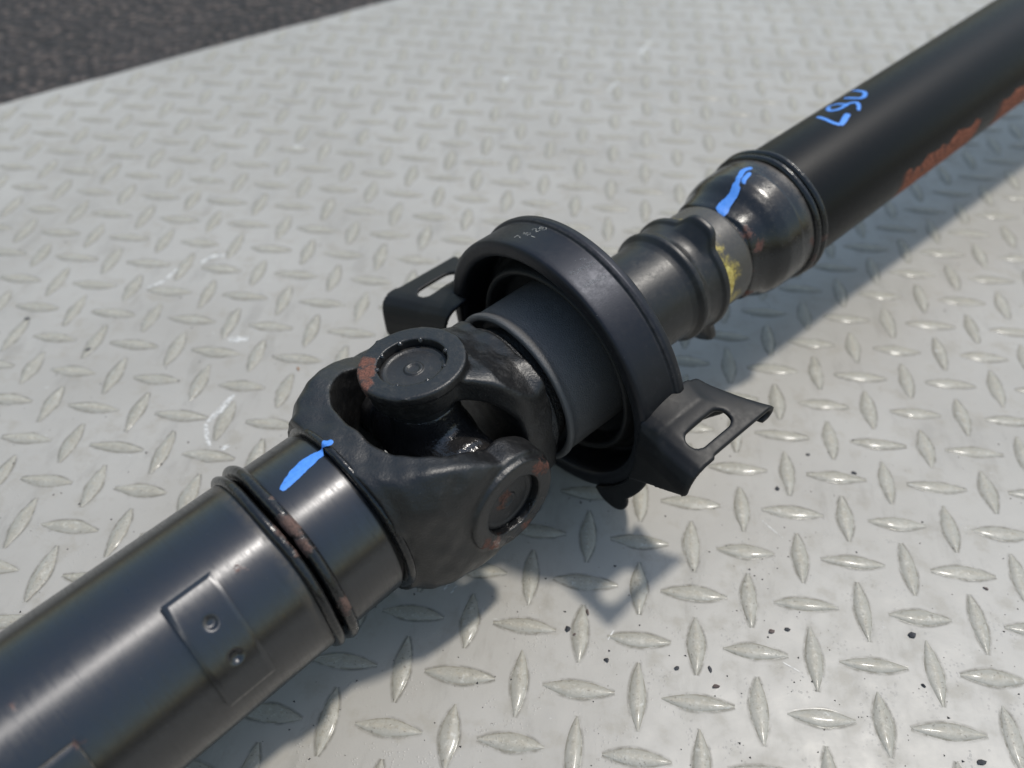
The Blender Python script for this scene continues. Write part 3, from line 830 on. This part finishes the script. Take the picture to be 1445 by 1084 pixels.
bar_meshes = []
for k, (V, F, E) in enumerate(bar_shapes):
    me = bpy.data.meshes.new("tread_bar")
    me.from_pydata([[c * U for c in v] for v in V], [], F); me.materials.append(m_bar)
    set_foot(me, E)
    me.polygons.foreach_set("use_smooth", [True] * len(me.polygons)); me.set_sharp_from_angle(angle=R(60)); me.update()
    bar_meshes.append(me)
def left_of_edge(x, y):      # true when on the plate, clear of its edge
    for (a, b), (c, d) in zip(edge[:-1], edge[1:]):
        if a <= x <= c: return y < b + (d - b) * (x - a) / (c - a) - 0.55
    return x > edge[0][0]
def hidden(p):               # behind the tubes from the camera
    d = (p - CAM_C).normalized()
    for ax, s0, s1, r in ((A_F, -12, -2.1, 1.25), (A_R, 9, 30, 1.1), (A_R, 2.2, 3.3, 2.3), (A_R, 3.3, 9, 0.9)):
        w_ = CAM_C - J; b = d.dot(ax); den = 1 - b * b
        s = (w_.dot(ax) - b * w_.dot(d)) / den
        q = CAM_C + d * (b * s - w_.dot(d)); a = J + ax * s
        if s0 < s < s1 and (q - a).length < r: return True
    return False
bars = []
for i in range(-32, 36):
    for j in range(-44, 16):
        x, y = i, -j * RAT
        if not left_of_edge(x, y) or y < -13.2 or x > 33: continue
        px = to_px((x, y, 0))
        inview = -45 < px[0] < 1490 and -45 < px[1] < 1130
        d = (Vector((x, y, 0)) - CAM_C).length
        bars.append((0 if inview and not hidden(Vector((x, y, 0))) else 1, d, i, j))
bars.sort()
far = bmesh.new()
farV, farF, farE = [], [], []
for k, (hid, d, i, j) in enumerate(bars):
    rot = 0.0 if (i + j) % 2 == 0 else math.pi / 2
    rot += rng.uniform(-0.02, 0.02) + (math.pi if rng.random() < 0.5 else 0)
    x, y = i + rng.uniform(-0.012, 0.012), -j * RAT + rng.uniform(-0.012, 0.012)
    q = rng.randrange(14)
    if k < 298 and hid == 0:
        o = bpy.data.objects.new("tread_bar", bar_meshes[q]); link(o, plate)
        o.location = (x * U, y * U, 0); o.rotation_euler = (0, 0, rot)
    else:
        c, s = math.cos(rot), math.sin(rot); b0 = len(farV)
        V, F, E = bar_shapes[q]; farE += E
        farV += [(x + c * a - s * b, y + s * a + c * b, z) for a, b, z in V]
        farF += [tuple(b0 + t for t in f) for f in F]
fo = mesh_obj("tread_bar_field", farV, farF, m_bar, plate, sharp=60)
fo["kind"] = "stuff"; set_foot(fo.data, farE)
far.free()

# white scrapes in the floor paint
def mat_scrape():
    m = Mat("white_scrape"); o = m.obj(); n = m.noise(o, 9, 5, 0.75)
    m.p(Base_Color=(0.66, 0.65, 0.62), Roughness=0.35, Alpha=m.step(n, 0.38, 0.58, 0.15, 0.9))
    return m.m
m_scrape = mat_scrape()
def ground(px, py, z=0.0):
    d = Rw.transposed() @ Vector(((px - 722.5) / CAM_F, (py - 542) / CAM_F, 1))
    return CAM_C + d * ((z - CAM_C.z) / d.z)
def flat_stroke(pts, width, seed=0, z=0.006):
    r_ = random.Random(seed); P = [ground(*p) for p in pts]; V, F = [], []; Q = []
    for a, b in zip(P[:-1], P[1:]):
        n = max(2, int((b - a).length / 0.05))
        Q += [a.lerp(b, k / n) for k in range(n)]
    Q.append(P[-1]); n = len(Q)
    for i, q in enumerate(Q):
        t = (Q[min(i + 1, n - 1)] - Q[max(i - 1, 0)]).normalized(); nn = Vector((-t.y, t.x, 0))
        w_ = width * (0.45 + 0.55 * math.sin(math.pi * (i + 0.5) / n)) * r_.uniform(0.75, 1.2)
        V += [(q.x + nn.x * w_ / 2, q.y + nn.y * w_ / 2, z), (q.x - nn.x * w_ / 2, q.y - nn.y * w_ / 2, z)]
    F = [(2 * i, 2 * i + 1, 2 * i + 3, 2 * i + 2) for i in range(n - 1)]
    return V, F
for k, (pts, w_) in enumerate([([(330, 557), (310, 580), (293, 596)], 0.15), ([(290, 598), (293, 622), (298, 632)], 0.10), ([(312, 634), (326, 628)], 0.12), ([(322, 480), (352, 478)], 0.20),
                  ([(903, 78), (918, 58)], 0.28), ([(708, 122), (716, 108), (730, 107)], 0.2), ([(785, 78), (800, 70)], 0.2), ([(664, 142), (665, 138)], 0.25), ([(858, 128), (880, 110)], 0.15), ([(405, 215), (418, 207), (428, 209)], 0.12),
                  ([(282, 372), (300, 362), (318, 360)], 0.13), ([(205, 408), (230, 398), (260, 372)], 0.09), ([(1105, 935), (1128, 948)], 0.02), ([(636, 822), (625, 834)], 0.04), ([(645, 826), (636, 838)], 0.03), ([(858, 903), (866, 890)], 0.03), ([(1075, 735), (1105, 760)], 0.025)]):
    V, F = flat_stroke(pts, w_, k); mesh_obj("paint_scrape", V, F, m_scrape, plate, sharp=0)

# ------------------------------------------------------------------ asphalt
def mat_asphalt():
    m = Mat("dark_asphalt")
    g = m.n.new("ShaderNodeNewGeometry"); sc = m.n.new("ShaderNodeVectorMath"); sc.operation = 'SCALE'
    m.link(g.outputs["Position"], sc.inputs[0]); sc.inputs["Scale"].default_value = 1 / U; o = sc.outputs[0]; m._obj = o
    n = m.noise(o, 1.1, 5, 0.65); v = m.voronoi(o, 2.6); vc = m.voronoi(o, 2.6, out="Color")
    tone = m.sep(vc)[0]
    col = m.mix(m.step(tone, 0.1, 0.95), (0.050, 0.040, 0.035), (0.140, 0.108, 0.092))
    col = m.mix(m.step(v, 0.25, 0.5), col, (0.022, 0.020, 0.020))
    col = m.mix(m.step(m.noise(o, 0.35, 4, 0.6), 0.35, 0.7, 0, 0.5), col, (0.05, 0.042, 0.040))
    m.p(Base_Color=col, Roughness=0.85)
    h = m.math('ADD', m.math('MULTIPLY', v, -1.0), m.math('MULTIPLY', n, 1.6))
    m.p(Normal=m.bump(h, 0.9, 0.35))
    return m.m
g = 16000
V = []; F = []
asphalt = mesh_obj("asphalt_ground", [(-g, -g, -0.26), (g, -g, -0.26), (g, g, -0.26), (-g, g, -0.26)], [(0, 1, 2, 3)], mat_asphalt(), None, None, smooth=False)
asphalt["kind"] = "structure"; asphalt["label"] = "coarse dark asphalt ground beyond the edge of the plate"

# ------------------------------------------------------------------ loose grit and stone chips
def mat_stone(name, a, b):
    m = Mat(name); o = m.obj(); n = m.noise(o, 9, 4, 0.6)
    m.p(Base_Color=m.mix(n, a, b), Roughness=0.7); return m.m
m_stone = mat_stone("dark_stone", (0.012, 0.013, 0.016), (0.05, 0.05, 0.055))
m_stone_b = mat_stone("brown_stone", (0.05, 0.035, 0.03), (0.15, 0.11, 0.10))
m_orange = mat_stone("rusty_flake", (0.16, 0.07, 0.02), (0.3, 0.14, 0.04))
def chip(seed, sx, sy, sz):
    r_ = random.Random(seed); bm = bmesh.new(); bmesh.ops.create_icosphere(bm, subdivisions=1, radius=1.0)
    for v in bm.verts:
        k = r_.uniform(0.6, 1.15); v.co = Vector((v.co.x * k * sx, v.co.y * k * sy, max(-0.2, v.co.z * k) * sz))
    V = [tuple(v.co) for v in bm.verts]; F = [tuple(v.index for v in f.verts) for f in bm.faces]; bm.free()
    return V, F
CHIPS = [(1286, 897, 0.085, 0.07, 0, 0.4, m_stone, "largest black stone chip, near the right edge below the shaft's shadow"),
         (1088, 891, 0.065, 0.055, 1, 0.2, m_stone_b, "squarish brown stone chip beside a black crumb, right of centre front"),
         (1111, 889, 0.045, 0.06, 2, 1.2, m_stone, "black crumb of grit just right of a squarish brown chip"),
         (1010, 969, 0.07, 0.05, 3, 0.1, m_stone_b, "dark pointed brown chip at the back edge of a bar, front centre"),
         (955, 943, 0.055, 0.045, 4, 0.6, m_stone, "small round dark chip left of a thin black sliver"),
         (1002, 945, 0.028, 0.075, 5, 0.3, m_stone, "thin upright black sliver between two chips at the front"),
         (801, 888, 0.07, 0.06, 6, 0.9, m_stone, "dark blue-grey stone chip against an upright bar below the yoke"),
         (811, 896, 0.055, 0.04, 7, 0.1, m_stone_b, "reddish brown chip touching a blue-grey chip below the yoke"),
         (829, 864, 0.03, 0.08, 8, 0.15, m_stone_b, "long reddish sliver lying on the tip of an upright bar"),
         (856, 932, 0.06, 0.045, 9, 0.0, m_stone, "dark crumb left of the front brown and black chips, under a lying bar"),
         (1303, 968, 0.035, 0.05, 10, 0.7, m_stone, "small dark chip at the foot of an upright bar, far right front"),
         (1097, 690, 0.06, 0.055, 11, 0.5, m_stone, "black triangular chip below the curled tip of the bracket"),
         (1205, 668, 0.07, 0.04, 12, -0.4, m_stone, "flat dark chip above a lying bar right of the bracket"),
         (1140, 642, 0.05, 0.04, 13, 0.2, m_stone, "dark speck of stone midway between bracket tip and two lying bars"),
         (1391, 831, 0.06, 0.03, 14, -0.5, m_stone_b, "small reddish flake of stone at the far right edge"),
         (421, 521, 0.03, 0.07, 15, 0.5, m_orange, "orange rusty flake at a bar left of the universal joint"),
         (125, 494, 0.11, 0.07, 16, 0.8, m_stone, "black lump on an upright bar at the far left"),
         (38, 450, 0.1, 0.05, 17, 0.1, m_stone, "black flake at the tip of an upright bar by the left edge"),
         (1384, 1076, 0.10, 0.06, 18, 0.2, m_stone, "dark chip at the bottom right corner of the plate")]
for px, py, sx, sy, sd, rot, mt, lab in CHIPS:
    p = ground(px, py); V, F = chip(sd, sx, sy, min(sx, sy) * 0.7)
    zc = 0.012
    o = mesh_obj("stone_chip", V, F, mt, None, Matrix.Translation((p.x * U, p.y * U, zc * U)) @ Matrix.Rotation(rot, 4, 'Z'), smooth=False)
    tag(o, lab, "stone chip", "loose stone chips on the plate")
V, F = [], []
tet = [(0, 0, 0.9), (0.9, 0, -0.1), (-0.5, 0.8, -0.1), (-0.5, -0.8, -0.1)]
for k in range(1500):
    px, py = rng.uniform(-20, 1465), rng.uniform(60, 1100)
    cl = mnoise.noise(Vector((px * 0.008, py * 0.011, 2.0)))
    if rng.random() > 0.35 + 0.9 * max(0, cl) + (0.25 if px > 700 and py > 620 else 0): continue
    p = ground(px, py)
    if not left_of_edge(p.x, p.y): continue
    sz = 0.011 + 0.024 * rng.random() ** 3; a = rng.uniform(0, 6.28); b0 = len(V)
    for x, y, z in tet:
        x *= rng.uniform(0.6, 1.3); y *= rng.uniform(0.6, 1.3)
        V.append((p.x + sz * (x * math.cos(a) - y * math.sin(a)), p.y + sz * (x * math.sin(a) + y * math.cos(a)), 0.004 + sz * (z + 0.1) * 0.8))
    F += [(b0, b0 + 1, b0 + 2), (b0, b0 + 2, b0 + 3), (b0, b0 + 3, b0 + 1), (b0 + 1, b0 + 3, b0 + 2)]
grit = mesh_obj("grit", V, F, m_stone, None, None, smooth=False)
tag(grit, "fine dark grit scattered over the grey plate", "grit", None, "stuff")
